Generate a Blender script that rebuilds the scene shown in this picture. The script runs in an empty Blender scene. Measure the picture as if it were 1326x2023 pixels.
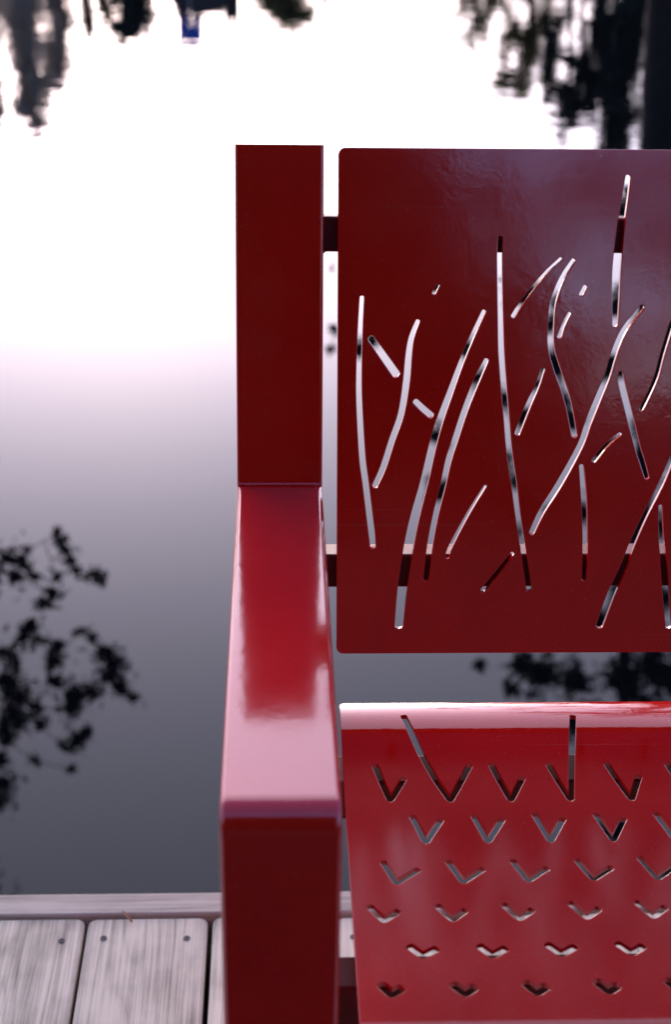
import bpy, bmesh, math, random, json
import numpy as np
from mathutils import Vector, Matrix, noise
R = math.radians
sc = bpy.context.scene
col = sc.collection
random.seed(7); rng = np.random.default_rng(7)

# ---------------------------------------------------------------- camera, sky, sun, exposure
PITCH, YAW, ROLL = 0.45306933, 0.04215542, 0.01708035
cam_d = bpy.data.cameras.new('camera'); cam = bpy.data.objects.new('camera', cam_d); col.objects.link(cam)
f = Vector((math.sin(YAW)*math.cos(PITCH), math.cos(YAW)*math.cos(PITCH), -math.sin(PITCH)))
rt = f.cross(Vector((0, 0, 1))).normalized(); up = rt.cross(f)
rt2 = rt*math.cos(ROLL) + up*math.sin(ROLL); up2 = -rt*math.sin(ROLL) + up*math.cos(ROLL)
m = Matrix((rt2, up2, -f)).transposed().to_4x4(); m.translation = (0, 0, 1.118)
cam.matrix_world = m
cam_d.sensor_fit = 'VERTICAL'; cam_d.sensor_height = 36; cam_d.sensor_width = 24
cam_d.lens = 3000/2023*36
cam_d.clip_start = 0.05; cam_d.clip_end = 3000
cam_d.dof.use_dof = True; cam_d.dof.focus_distance = 1.25; cam_d.dof.aperture_fstop = 7.0
sc.camera = cam

SUN_EL, SUN_AZ = R(12), R(-6)          # azimuth from +Y, positive to +X
w = bpy.data.worlds.new('World'); sc.world = w; w.use_nodes = True
nt = w.node_tree; nt.nodes.clear()
out = nt.nodes.new('ShaderNodeOutputWorld'); bg = nt.nodes.new('ShaderNodeBackground')
sky = nt.nodes.new('ShaderNodeTexSky'); sky.sky_type = 'NISHITA'; sky.sun_disc = False
sky.sun_elevation = SUN_EL; sky.sun_rotation = SUN_AZ
sky.air_density = 0.75; sky.dust_density = 1.45; sky.ozone_density = 2.0
hs = nt.nodes.new('ShaderNodeHueSaturation'); hs.inputs['Saturation'].default_value = 1.0
tint = nt.nodes.new('ShaderNodeMix'); tint.data_type = 'RGBA'; tint.blend_type = 'MULTIPLY'; tint.inputs[0].default_value = 1
tint.inputs[7].default_value = (0.95, 0.86, 1.12, 1)
nt.links.new(sky.outputs[0], hs.inputs['Color']); nt.links.new(hs.outputs[0], tint.inputs[6])
nt.links.new(tint.outputs[2], bg.inputs[0]); nt.links.new(bg.outputs[0], out.inputs[0])
bg.inputs[1].default_value = 0.12
sd = bpy.data.lights.new('sun', 'SUN'); sun = bpy.data.objects.new('sun', sd); col.objects.link(sun)
sd.energy = 0.6; sd.angle = R(100); sd.color = (1, .955, .96)
dv = Vector((math.sin(SUN_AZ)*math.cos(SUN_EL), math.cos(SUN_AZ)*math.cos(SUN_EL), math.sin(SUN_EL)))
sun.rotation_euler = dv.to_track_quat('Z', 'Y').to_euler()
sc.view_settings.view_transform = 'Standard'; sc.view_settings.look = 'None'
sc.view_settings.exposure = 1.66; sc.view_settings.gamma = 1; sc.view_settings.use_curve_mapping = False
sc.render.engine = 'CYCLES'
sc.cycles.max_bounces = 8; sc.cycles.glossy_bounces = 6; sc.cycles.diffuse_bounces = 3

# ---------------------------------------------------------------- helpers
def tag(o, label=None, cat=None, group=None, kind=None):
    if label: o['label'] = label
    if cat: o['category'] = cat
    if group: o['group'] = group
    if kind: o['kind'] = kind
    return o
def empty(name, loc=(0, 0, 0)):
    o = bpy.data.objects.new(name, None); col.objects.link(o); o.location = loc; o.empty_display_size = .05
    return o
def mesh_obj(name, me, mat=None, parent=None, loc=None):
    o = bpy.data.objects.new(name, me); col.objects.link(o)
    if mat and not me.materials: me.materials.append(mat)
    if parent: o.parent = parent
    if loc is not None: o.location = loc
    return o
def pydata(name, v, fcs, smooth=False):
    me = bpy.data.meshes.new(name); me.from_pydata([tuple(map(float, x)) for x in v], [], fcs); me.update()
    if smooth: me.polygons.foreach_set('use_smooth', [True]*len(me.polygons))
    return me
def wn(o):
    md = o.modifiers.new('wn', 'WEIGHTED_NORMAL'); md.keep_sharp = True; md.weight = 100
def bm_mesh(name, bm, smooth=True):
    me = bpy.data.meshes.new(name); bm.to_mesh(me); bm.free()
    me.polygons.foreach_set('use_smooth', [smooth]*len(me.polygons)); return me
def box_bm(x0, x1, y0, y1, z0, z1, bev=.002, seg=2):
    bm = bmesh.new(); bmesh.ops.create_cube(bm, size=1)
    for v in bm.verts:
        v.co = Vector(((x0+x1)/2+v.co.x*(x1-x0), (y0+y1)/2+v.co.y*(y1-y0), (z0+z1)/2+v.co.z*(z1-z0)))
    if bev: bmesh.ops.bevel(bm, geom=bm.edges[:], offset=bev, segments=seg, profile=.5, affect='EDGES')
    return bm
def sweep(path, normals, wx, th, rad, seg=4, x0=0.):
    """rounded rectangle (wx across X, th along -normal) swept along a path in the YZ plane"""
    prof = []
    for cx, cz, a0 in ((wx/2-rad, -rad, 0), (-wx/2+rad, -rad, 90), (-wx/2+rad, -th+rad, 180), (wx/2-rad, -th+rad, 270)):
        for k in range(seg+1):
            a = R(a0+90*k/seg); prof.append((cx+rad*math.cos(a), cz+rad*math.sin(a)))
    n = len(prof); V = []; F = []
    for (y, z), (ny, nz) in zip(path, normals):
        for a, b in prof: V.append((x0+a, y+ny*b, z+nz*b))
    for i in range(len(path)-1):
        for k in range(n):
            F.append((i*n+k, i*n+(k+1) % n, (i+1)*n+(k+1) % n, (i+1)*n+k))
    F.append(tuple(range(n))[::-1]); F.append(tuple((len(path)-1)*n+k for k in range(n)))
    me = pydata('sweep', V, F)
    bm = bmesh.new(); bm.from_mesh(me); bmesh.ops.recalc_face_normals(bm, faces=bm.faces[:]); bm.to_mesh(me); bm.free()
    me.polygons.foreach_set('use_smooth', [len(p.vertices) == 4 for p in me.polygons])
    return me
def tube(pts, radii, n=8):
    """tapered tube along points"""
    V = []; F = []; P = [Vector(p) for p in pts]
    for i, p in enumerate(P):
        t = (P[min(i+1, len(P)-1)]-P[max(i-1, 0)]).normalized()
        a = t.cross(Vector((.3, .9, .2))).normalized(); b = t.cross(a)
        for k in range(n):
            an = 2*math.pi*k/n; V.append(p+(a*math.cos(an)+b*math.sin(an))*radii[i])
    for i in range(len(P)-1):
        for k in range(n): F.append((i*n+k, i*n+(k+1) % n, (i+1)*n+(k+1) % n, (i+1)*n+k))
    F.append(tuple(range(n))[::-1]); F.append(tuple((len(P)-1)*n+k for k in range(n)))
    return V, F
def join(parts):
    V = []; F = []
    for v, fc in parts:
        o = len(V); V += list(v); F += [tuple(i+o for i in x) for x in fc]
    return V, F

# ---------------------------------------------------------------- materials
def new_mat(name):
    mt = bpy.data.materials.new(name); mt.use_nodes = True
    return mt, mt.node_tree, mt.node_tree.nodes['Principled BSDF']
def N(nt, t, **kw):
    n = nt.nodes.new(t)
    for k, v in kw.items():
        if k in n.inputs: n.inputs[k].default_value = v
        else: setattr(n, k, v)
    return n
def ramp(nt, stops):
    r = nt.nodes.new('ShaderNodeValToRGB'); e = r.color_ramp.elements
    while len(e) < len(stops): e.new(.5)
    for i, (p, c) in enumerate(stops):
        e[i].position = p; e[i].color = (*c, 1) if len(c) == 3 else c
    return r
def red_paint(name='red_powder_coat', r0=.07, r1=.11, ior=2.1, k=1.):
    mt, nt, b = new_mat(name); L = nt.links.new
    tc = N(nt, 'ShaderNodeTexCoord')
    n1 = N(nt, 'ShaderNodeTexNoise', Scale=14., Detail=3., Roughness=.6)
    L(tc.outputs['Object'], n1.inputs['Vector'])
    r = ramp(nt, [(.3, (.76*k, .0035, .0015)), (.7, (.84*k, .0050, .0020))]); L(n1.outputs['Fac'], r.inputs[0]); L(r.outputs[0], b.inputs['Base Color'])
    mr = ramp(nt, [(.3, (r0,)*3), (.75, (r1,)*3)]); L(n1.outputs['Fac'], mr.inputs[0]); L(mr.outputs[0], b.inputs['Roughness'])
    b.inputs['IOR'].default_value = ior
    if name.endswith('seat'):           # sitting has dulled the middle of the seat; the rolled rear edge keeps its gloss
        sy = N(nt, 'ShaderNodeSeparateXYZ'); L(tc.outputs['Object'], sy.inputs[0])
        wr = N(nt, 'ShaderNodeMapRange', interpolation_type='SMOOTHSTEP'); L(sy.outputs['Y'], wr.inputs[0])
        wr.inputs[1].default_value = .95; wr.inputs[2].default_value = .99; wr.inputs[3].default_value = 1; wr.inputs[4].default_value = .35
        rm = N(nt, 'ShaderNodeMath', operation='MULTIPLY'); L(mr.outputs[0], rm.inputs[0]); L(wr.outputs[0], rm.inputs[1]); L(rm.outputs[0], b.inputs['Roughness'])
    # dust specks and faint rubbed scratches
    sp = N(nt, 'ShaderNodeTexNoise', Scale=620., Detail=1.); L(tc.outputs['Object'], sp.inputs['Vector'])
    spr = ramp(nt, [(.70, (0,)*3), (.76, (.35,)*3)]); L(sp.outputs['Fac'], spr.inputs[0])
    smp = N(nt, 'ShaderNodeMapping'); smp.inputs['Scale'].default_value = (2.5, 260, 260); L(tc.outputs['Object'], smp.inputs['Vector'])
    sn = N(nt, 'ShaderNodeTexNoise', Scale=1., Detail=1.); L(smp.outputs[0], sn.inputs['Vector'])
    snr = ramp(nt, [(.73, (0,)*3), (.78, (.10,)*3)]); L(sn.outputs['Fac'], snr.inputs[0])
    mxd = N(nt, 'ShaderNodeMath', operation='MAXIMUM'); L(spr.outputs[0], mxd.inputs[0]); L(snr.outputs[0], mxd.inputs[1])
    dm = N(nt, 'ShaderNodeMix', data_type='RGBA'); L(mxd.outputs[0], dm.inputs[0]); L(r.outputs[0], dm.inputs[6]); dm.inputs[7].default_value = (.55, .22, .20, 1); L(dm.outputs[2], b.inputs['Base Color'])
    # orange peel, faint waviness of the sheet, fine scratches
    n2 = N(nt, 'ShaderNodeTexNoise', Scale=330., Detail=2., Roughness=.5); L(tc.outputs['Object'], n2.inputs['Vector'])
    n3 = N(nt, 'ShaderNodeTexNoise', Scale=60., Detail=2.); L(tc.outputs['Object'], n3.inputs['Vector'])
    n4 = N(nt, 'ShaderNodeTexNoise', Scale=7., Detail=2.); L(tc.outputs['Object'], n4.inputs['Vector'])
    b1 = N(nt, 'ShaderNodeBump', Strength=1., Distance=.000026); L(n2.outputs['Fac'], b1.inputs['Height'])
    b2 = N(nt, 'ShaderNodeBump', Strength=1., Distance=.00007); L(n3.outputs['Fac'], b2.inputs['Height']); L(b1.outputs[0], b2.inputs['Normal'])
    b3 = N(nt, 'ShaderNodeBump', Strength=1., Distance=.0002); L(n4.outputs['Fac'], b3.inputs['Height']); L(b2.outputs[0], b3.inputs['Normal'])
    L(b3.outputs[0], b.inputs['Normal'])
    return mt
def wood(name, axis, light=(.78, .66, .48), dark=(.20, .16, .115)):
    mt, nt, b = new_mat(name); L = nt.links.new
    tc = N(nt, 'ShaderNodeTexCoord'); oi = N(nt, 'ShaderNodeObjectInfo')
    off = N(nt, 'ShaderNodeVectorMath', operation='MULTIPLY_ADD'); 
    cx = N(nt, 'ShaderNodeCombineXYZ')
    for k in range(3):
        ml = N(nt, 'ShaderNodeMath', operation='MULTIPLY'); ml.inputs[1].default_value = (3.1, 17.3, 5.7)[k]
        L(oi.outputs['Random'], ml.inputs[0]); L(ml.outputs[0], cx.inputs[k])
    ad = N(nt, 'ShaderNodeVectorMath', operation='ADD'); L(tc.outputs['Object'], ad.inputs[0]); L(cx.outputs[0], ad.inputs[1])
    nt.nodes.remove(off)
    def mapped(sx, sl):
        mp = N(nt, 'ShaderNodeMapping'); mp.inputs['Scale'].default_value = (sx, sl, sx) if axis == 'Y' else (sl, sx, sx)
        L(ad.outputs[0], mp.inputs['Vector']); return mp
    # warped growth rings -> cathedral figure
    wp = N(nt, 'ShaderNodeTexNoise', Scale=1., Detail=2., Roughness=.5); L(mapped(11, 1.3).outputs[0], wp.inputs['Vector'])
    mu = N(nt, 'ShaderNodeMath', operation='MULTIPLY'); mu.inputs[1].default_value = 17.; L(wp.outputs['Fac'], mu.inputs[0])
    fr = N(nt, 'ShaderNodeMath', operation='FRACT'); L(mu.outputs[0], fr.inputs[0])
    rr = ramp(nt, [(0, (.3,)*3), (.3, (.62,)*3), (.7, (.75,)*3), (.9, (.5,)*3), (1, (.3,)*3)]); L(fr.outputs[0], rr.inputs[0])
    fine = N(nt, 'ShaderNodeTexNoise', Scale=1., Detail=5., Roughness=.7); L(mapped(300, 4).outputs[0], fine.inputs['Vector'])
    mid = N(nt, 'ShaderNodeTexNoise', Scale=1., Detail=3., Roughness=.6); L(mapped(85, 1.6).outputs[0], mid.inputs['Vector'])
    blot = N(nt, 'ShaderNodeTexNoise', Scale=1., Detail=4., Roughness=.6); L(mapped(14, 9).outputs[0], blot.inputs['Vector'])
    def mixv(a, bb, fac):
        mx = N(nt, 'ShaderNodeMix', data_type='FLOAT'); mx.inputs[0].default_value = fac; L(a, mx.inputs[2]); L(bb, mx.inputs[3]); return mx.outputs[0]
    v = mixv(rr.outputs[0], mid.outputs['Fac'], .6); v = mixv(v, fine.outputs['Fac'], .5); v = mixv(v, blot.outputs['Fac'], .30)
    rc = ramp(nt, [(.38, dark), (.48, tuple((a*.45+c*.55) for a, c in zip(dark, light))), (.57, light)]); L(v, rc.inputs[0])
    # thin checks (cracks) along the grain
    ck = N(nt, 'ShaderNodeTexNoise', Scale=1., Detail=1., Roughness=.3); L(mapped(48, .8).outputs[0], ck.inputs['Vector'])
    cs = N(nt, 'ShaderNodeMath', operation='SUBTRACT'); cs.inputs[1].default_value = .5; L(ck.outputs['Fac'], cs.inputs[0])
    ca = N(nt, 'ShaderNodeMath', operation='ABSOLUTE'); L(cs.outputs[0], ca.inputs[0])
    cr_ = ramp(nt, [(.0, (.22,)*3), (.006, (1,)*3)]); L(ca.outputs[0], cr_.inputs[0])
    cmask = ramp(nt, [(.45, (1,)*3), (.55, (0,)*3)]); L(mapped(30, 2.).outputs[0], (cn := N(nt, 'ShaderNodeTexNoise', Scale=1.)).inputs['Vector']); L(cn.outputs['Fac'], cmask.inputs[0])
    mxm = N(nt, 'ShaderNodeMath', operation='MAXIMUM'); L(cr_.outputs[0], mxm.inputs[0]); L(cmask.outputs[0], mxm.inputs[1])
    mc = N(nt, 'ShaderNodeMix', data_type='RGBA', blend_type='MULTIPLY'); mc.inputs[0].default_value = 1; L(rc.outputs[0], mc.inputs[6]); L(mxm.outputs[0], mc.inputs[7])
    # tone shift board to board
    hv = N(nt, 'ShaderNodeMapRange'); hv.inputs[3].default_value = .88; hv.inputs[4].default_value = 1.08; L(oi.outputs['Random'], hv.inputs[0])
    hsn = N(nt, 'ShaderNodeHueSaturation'); L(mc.outputs[2], hsn.inputs['Color']); L(hv.outputs[0], hsn.inputs['Value'])
    L(hsn.outputs[0], b.inputs['Base Color']); b.inputs['Roughness'].default_value = .75; b.inputs['Specular IOR Level'].default_value = .3
    hb = N(nt, 'ShaderNodeMath', operation='MULTIPLY'); L(v, hb.inputs[0]); L(mxm.outputs[0], hb.inputs[1])
    bp = N(nt, 'ShaderNodeBump', Strength=.8, Distance=.0012); L(hb.outputs[0], bp.inputs['Height']); L(bp.outputs[0], b.inputs['Normal'])
    return mt
def simple(name, c, rough=.8, var=None, scale=3.):
    mt, nt, b = new_mat(name); b.inputs['Roughness'].default_value = rough
    if var:
        n = N(nt, 'ShaderNodeTexNoise', Scale=scale, Detail=4.); tc = N(nt, 'ShaderNodeTexCoord'); nt.links.new(tc.outputs['Object'], n.inputs['Vector'])
        r = ramp(nt, [(.3, c), (.7, var)]); nt.links.new(n.outputs['Fac'], r.inputs[0]); nt.links.new(r.outputs[0], b.inputs['Base Color'])
    else: b.inputs['Base Color'].default_value = (*c, 1)
    return mt
RED = red_paint(); REDSEAT = red_paint('red_powder_coat_worn_seat', .17, .20, 1.66, .86); REDRAIL = red_paint('shaded_red_rail_coat', .42, .5, 1.35, .13)  # rail red is darkened: the shade behind the panels is in its colour
PLANK = wood('weathered_plank', 'Y'); EDGE = wood('weathered_edge', 'X', (.66, .54, .40), (.34, .27, .20))
DARKWOOD = simple('wet_dark_timber', (.05, .04, .035), .8, (.09, .075, .06), 20)
STEEL = simple('dark_screw', (.03, .025, .022), .5)
LEAF = [simple('leaf_%s' % n, a, .6, b, 1.5) for n, a, b in (('dark', (.012, .014, .006), (.028, .030, .012)), ('olive', (.05, .052, .02), (.10, .09, .035)), ('grey', (.46, .38, .30), (.62, .53, .43)), ('brown', (.04, .025, .016), (.08, .05, .03)))]
BARK = simple('bark', (.028, .020, .014), .9, (.06, .042, .03), 12); 
for mt_, tr_ in ((LEAF[1], (.42, .38, .14)), (LEAF[2], (.85, .75, .62))):      # thin leaves let light through
    nt_ = mt_.node_tree; t_ = nt_.nodes.new('ShaderNodeBsdfTranslucent'); t_.inputs[0].default_value = (*tr_, 1)
    mx_ = nt_.nodes.new('ShaderNodeMixShader'); mx_.inputs[0].default_value = .5; nt_.links.new(nt_.nodes['Principled BSDF'].outputs[0], mx_.inputs[1])
    nt_.links.new(t_.outputs[0], mx_.inputs[2]); nt_.links.new(mx_.outputs[0], nt_.nodes['Material Output'].inputs[0])
GREYBARK = simple('grey_bark', (.16, .145, .13), .9, (.27, .25, .22), 10)

# ---------------------------------------------------------------- ground, water
def ground():
    n = 150; t = np.linspace(-1, 1, n); g = np.sinh(t*6.2)/np.sinh(6.2)*1500
    V = []; F = []
    for j in range(n):
        for i in range(n):
            x, y = g[i], g[j]+4
            d = 1-math.hypot(x/85, (y-27.2)/27.4)                       # lake
            for bx, by, br in ((-7.2, 9.5, 3.8), (5.6, 17.5, 3.2)):     # small points of land that carry two trees
                d = min(d, (math.hypot(x-bx, y-by)/br-1)*.15)
            k = min(max(d/.05, -1), 1)
            z = -.20-.75*k if k > 0 else -.20-.10*k
            if d < -.05: z += min((-d-.05)*1.6, 6)+noise.noise((x*.02, y*.02, 0))*min(-d, 1.5)
            z += .03*noise.noise((x*.7, y*.7, 1))
            V.append((x, y, z))
    for j in range(n-1):
        for i in range(n-1): F.append((j*n+i, j*n+i+1, (j+1)*n+i+1, (j+1)*n+i))
    mt = simple('bank_soil_and_grass', (.018, .016, .010), .95, (.035, .032, .018), .8)
    tag(mesh_obj('ground', pydata('ground', V, F, True), mt), kind='structure')
ground()
def water():
    mt, nt, b = new_mat('pond_water'); L = nt.links.new
    b.inputs['Base Color'].default_value = (.002, .0025, .003, 1); b.inputs['Roughness'].default_value = .0; b.inputs['IOR'].default_value = 1.333
    tc = N(nt, 'ShaderNodeTexCoord')
    mp = N(nt, 'ShaderNodeMapping'); mp.inputs['Scale'].default_value = (.6, 1, 1); L(tc.outputs['Object'], mp.inputs['Vector'])
    n1 = N(nt, 'ShaderNodeTexNoise', Scale=5.5, Detail=2.5, Roughness=.5); L(mp.outputs[0], n1.inputs['Vector'])
    n2 = N(nt, 'ShaderNodeTexNoise', Scale=.45, Detail=3.); L(tc.outputs['Object'], n2.inputs['Vector'])
    # the breeze reaches the open water; the dock's lee stays calm
    sx = N(nt, 'ShaderNodeSeparateXYZ'); L(tc.outputs['Object'], sx.inputs[0])
    mr = N(nt, 'ShaderNodeMapRange', interpolation_type='SMOOTHSTEP'); L(sx.outputs['Y'], mr.inputs[0])
    mr.inputs[1].default_value = 3.5; mr.inputs[2].default_value = 9.; mr.inputs[3].default_value = .05; mr.inputs[4].default_value = 1.
    b1 = N(nt, 'ShaderNodeBump', Distance=.0010); L(mr.outputs[0], b1.inputs['Strength']); L(n1.outputs['Fac'], b1.inputs['Height'])
    b2 = N(nt, 'ShaderNodeBump', Distance=.0012, Strength=.5); L(n2.outputs['Fac'], b2.inputs['Height']); L(b1.outputs[0], b2.inputs['Normal'])
    L(b2.outputs[0], b.inputs['Normal'])
    o = mesh_obj('water', pydata('water', [(-110, -4, 0), (110, -4, 0), (110, 62, 0), (-110, 62, 0)], [(0, 1, 2, 3)]), mt, loc=(0, 0, -.45))
    tag(o, kind='structure')
water()

# ---------------------------------------------------------------- trees
def leaves(centres, n_each, size, seed=0, flat=.8):
    """leaf-sized folded quads scattered in clumps: centres = list of (x,y,z,r)"""
    g = np.random.default_rng(seed); C = np.array(centres, float)
    idx = np.repeat(np.arange(len(C)), [max(6, int(n_each*min(2.5, (c[3]/np.median(C[:, 3]))**2))) for c in C]); M = len(idx)
    d = g.normal(size=(M, 3)); d /= np.linalg.norm(d, axis=1)[:, None]
    p = C[idx, :3]+d*(np.minimum(np.abs(g.normal(size=M))*.62, 1.7)*C[idx, 3])[:, None]*np.array([1, 1, flat])
    a = g.normal(size=(M, 3)); a /= np.linalg.norm(a, axis=1)[:, None]
    b = np.cross(a, g.normal(size=(M, 3))); b /= np.linalg.norm(b, axis=1)[:, None]; c = np.cross(a, b)
    s = (size*(.6+.8*g.random(M)))[:, None]
    V = np.empty((M, 4, 3)); V[:, 0] = p-a*s; V[:, 1] = p+b*s*.38+c*s*.1; V[:, 2] = p+a*s; V[:, 3] = p-b*s*.38+c*s*.1
    me = bpy.data.meshes.new('crown'); me.vertices.add(M*4); me.vertices.foreach_set('co', V.ravel())
    me.loops.add(M*4); me.loops.foreach_set('vertex_index', np.arange(M*4)); me.polygons.add(M)
    me.polygons.foreach_set('loop_start', np.arange(M)*4); me.polygons.foreach_set('loop_total', np.full(M, 4)); me.update(); me.validate()
    return me
def make_tree(label, base, height, trunk_r, clumps, n_each, leaf, leafmat, barkmat=None, limbs=8, group=None, cat='tree', name='tree', lean=(0, 0), seed=1):
    root = empty(name, base); g = random.Random(seed)
    tag(root, label, cat, group)
    top = Vector((lean[0], lean[1], height)); parts = []
    pts = [Vector((0, 0, -.3))]+[top*t+Vector((g.uniform(-1, 1), g.uniform(-1, 1), 0))*height*.012 for t in (.12, .3, .5, .7, .88)]+[top]
    parts.append(tube(pts, [trunk_r*1.25, trunk_r, trunk_r*.85, trunk_r*.65, trunk_r*.45, trunk_r*.22, trunk_r*.06], 9))
    loc = [(c[0]-base[0], c[1]-base[1], c[2]-base[2], c[3]) for c in clumps]
    # limbs grow outwards: every clump hangs on the nearest piece of wood already there
    wood_ = [(top*t, trunk_r*(1-t)*.5) for t in np.linspace(.2, .97, 14)]
    ax_d = lambda c: math.hypot(c[0]-top.x*c[2]/height, c[1]-top.y*c[2]/height)
    for c in sorted(loc, key=ax_d):
        e = Vector(c[:3]); s, sr = min(wood_, key=lambda q: (q[0]-e).length+max(0, q[0].z-e.z)*.6)
        L_ = (e-s).length; rr = min(sr*.75, .006+.018*L_); mid = s.lerp(e, .5)+Vector((g.uniform(-.08, .08), g.uniform(-.08, .08), g.uniform(-.02, .10)))*L_
        parts.append(tube([s, mid, e], [max(rr, .004), max(rr*.8, .004), max(rr*.5, .003)], 5)); wood_.append((e, max(rr*.7, .005))); wood_.append((mid, max(rr*.8, .005)))
    v, fc = join(parts)
    mesh_obj('trunk', pydata('trunk', v, fc, True), barkmat or BARK, root)
    mesh_obj('crown', leaves(loc, n_each, leaf, seed), leafmat, root)
    return root
CAMZ = -2.018      # the camera mirrored in the water surface
def mirror_point(px, py, D):
    """where something stands whose reflection is seen in that direction, at distance D over the pond"""
    d = f+rt2*((px-663)/3000)-up2*((py-1011.5)/3000)
    t = D/d.y
    return Vector((d.x*t, D, CAMZ-d.z*t))
g0 = random.Random(5)
# large tree on the point to the right
cl = []
def add(px, py, rp, D=17.3, jit=1.3):
    D = D+g0.uniform(-jit, jit); p = mirror_point(px, py, D); cl.append((p.x, p.y, p.z, rp*D/3000))
for a in [(735, 672, 22), (710, 690, 20), (860, 566, 16), (925, 690, 24), (862, 860, 26), (950, 745, 26), (875, 965, 34), (990, 790, 30), (1000, 905, 20), (1022, 950, 24),
          (1035, 820, 30), (1090, 640, 26), (1105, 600, 22), (1208, 725, 34), (1215, 405, 30), (1250, 380, 26), (1275, 930, 40), (1190, 890, 30), (1150, 1010, 30), (1100, 1010, 26),
          (1240, 1060, 40), (1070, 1330, 52), (1140, 1345, 46), (1030, 1310, 34), (1230, 1335, 52), (1290, 1320, 40), (950, 1312, 16), (1010, 1360, 22), (1215, 1640, 46), (1190, 1720, 34),
          (1300, 1560, 60), (1310, 1700, 50), (1200, 1230, 34), (1300, 1180, 46), (1280, 760, 30), (1310, 650, 40), (1130, 830, 24), (1160, 1440, 40), (1090, 1450, 34), (1330, 880, 50), (655, 530, 9), (660, 650, 12), (655, 690, 12),
          (1330, 450, 60), (1390, 600, 80), (1400, 900, 90), (1420, 1200, 90), (1400, 1500, 80), (1430, 300, 90), (1330, 1040, 50), (1060, 760, 20), (985, 1020, 18)]: add(*a)
for _ in range(46):
    px = g0.triangular(960, 1560, 1330); py = g0.uniform(380, 1620); add(px, py, g0.uniform(22, 50), jit=2)
bx = mirror_point(1290, 0, 17.3)
make_tree('large spreading tree reflected dark in the pond behind the red bench', (bx.x+.3, 17.3, -.25), 11.2, .30, cl, 150, .085, LEAF[0], limbs=60, name='broadleaf_tree', lean=(.5, .4), seed=3)
# near tree on the left point: a branch reaches out over the water
cl = []
def add2(px, py, rp, jit=.15): 
    D = 9+g0.uniform(-jit, jit); p = mirror_point(px, py, D); cl.append((p.x, p.y, p.z, 1.75*rp*D/3000))
for a in [(112, 1052, 9), (120, 1068, 11), (130, 1085, 12), (140, 1105, 12), (20, 1105, 17), (45, 1115, 14), (55, 1088, 9), (30, 1140, 15), (70, 1138, 10), (110, 1138, 13), (150, 1128, 10), (190, 1138, 15), (200, 1150, 9), (100, 1172, 13), (85, 1195, 16), (60, 1235, 14), (45, 1262, 18), (75, 1265, 12),
          (112, 1280, 17), (105, 1305, 18), (160, 1250, 10), (180, 1262, 9), (205, 1290, 20), (222, 1312, 22), (215, 1340, 18), (240, 1355, 15), (262, 1378, 14), (180, 1365, 17), (145, 1372, 24), (140, 1398, 22), (110, 1345, 16), (35, 1375, 30), (30, 1415, 30), (10, 1345, 24), (70, 1398, 16), (30, 1310, 12), (80, 1430, 10), (8, 1440, 20),
          (150, 1462, 20), (170, 1450, 14), (130, 1475, 11), (140, 1520, 10), (65, 1500, 11), (0, 1500, 16), (0, 1550, 24), (-5, 1585, 20), (15, 1460, 14), (5, 1290, 16)]: add2(*a)
for _ in range(60): add2(g0.uniform(-700, -30), g0.uniform(850, 1800), g0.uniform(25, 60), .8)
p0 = mirror_point(-620, 300, 9.2)
nr = make_tree('near tree whose leafy branch is mirrored at the left edge of the pond', (p0.x-.2, 9.2, -.25), 6.3, .16, cl, 260, .034, LEAF[0], limbs=70, name='overhanging_tree', seed=9)
# far bank
def far_tree(label, px, ptop, D, wpx, leafmat, density=60, kind='dense', seed=0, bark=None, leaf=.14, group='trees along the far bank', bottom=1.2):
    g = random.Random(seed); top = mirror_point(px, ptop, D); base = (top.x, D, .1); c = []; rw = wpx*D/3000/2; h = top.z
    if kind == 'column':
        for k in range(30):
            t = k/29; z = bottom+(h-bottom-rw*.4)*t; c.append((top.x+g.uniform(-.36, .36)*rw, D+g.uniform(-.3, .3)*rw, z, rw*(.72 if t < .9 else .6)))
    else:
        for k in range(64):
            t = g.random()**.7; z = bottom+(h-bottom-.3)*t; ww = rw*(1-.45*abs(t-.45)**1.2*1.5)
            a = g.uniform(0, 6.28); q = g.random()**.5*ww*.85; c.append((top.x+q*math.cos(a), D+q*math.sin(a), z, rw*g.uniform(.14, .34)))
        c.append((top.x, D, h-rw*.2, rw*.22))
    return make_tree(label, base, h-.1-rw*.25, max(.07, rw*.12), c, density, leaf, leafmat, bark, limbs=8, group=None, name='far_tree', seed=seed)
far_tree('narrow grey brown tree reflected at the far left edge', -18, 262, 46, 60, LEAF[2], 190, 'column', 11, GREYBARK)
far_tree('tallest grey brown tree reflected at upper left with blunt top', 64, 266, 46, 96, LEAF[2], 230, 'column', 12, GREYBARK)
far_tree('grey brown tree reflected right of the tallest pale one', 122, 190, 47, 84, LEAF[2], 190, 'column', 13, GREYBARK)
far_tree('short wide grey brown tree reflected in the top left corner', 30, 100, 50, 240, LEAF[2], 190, 'column', 25, GREYBARK)
far_tree('thin dark tree reflected between pale trees and the blunt dark crown', 176, 80, 46, 34, LEAF[3], 160, 'column', 14, leaf=.1)
far_tree('sparse pale tree reflected between thin and blunt dark crowns', 205, 56, 47, 44, LEAF[1], 40, 'open', 15, leaf=.1)
far_tree('dark dense tree with blunt crown reflected at upper left', 260, 94, 46, 104, LEAF[0], 330, 'column', 16)
far_tree('sparse olive tree reflected above the grey gap beside the house', 560, 66, 46, 170, LEAF[1], 110, 'open', 17)
far_tree('very thin olive sapling reflected at top between olive trees', 640, 18, 47, 60, LEAF[1], 40, 'open', 18)
far_tree('lacy olive tree reflected left of the dark mass at upper right', 935, 110, 46, 120, LEAF[1], 110, 'open', 19, leaf=.10)
far_tree('lacy dark olive tree reflected above the bench back', 1035, 205, 45, 170, LEAF[1], 190, 'open', 20, leaf=.10)
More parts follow.
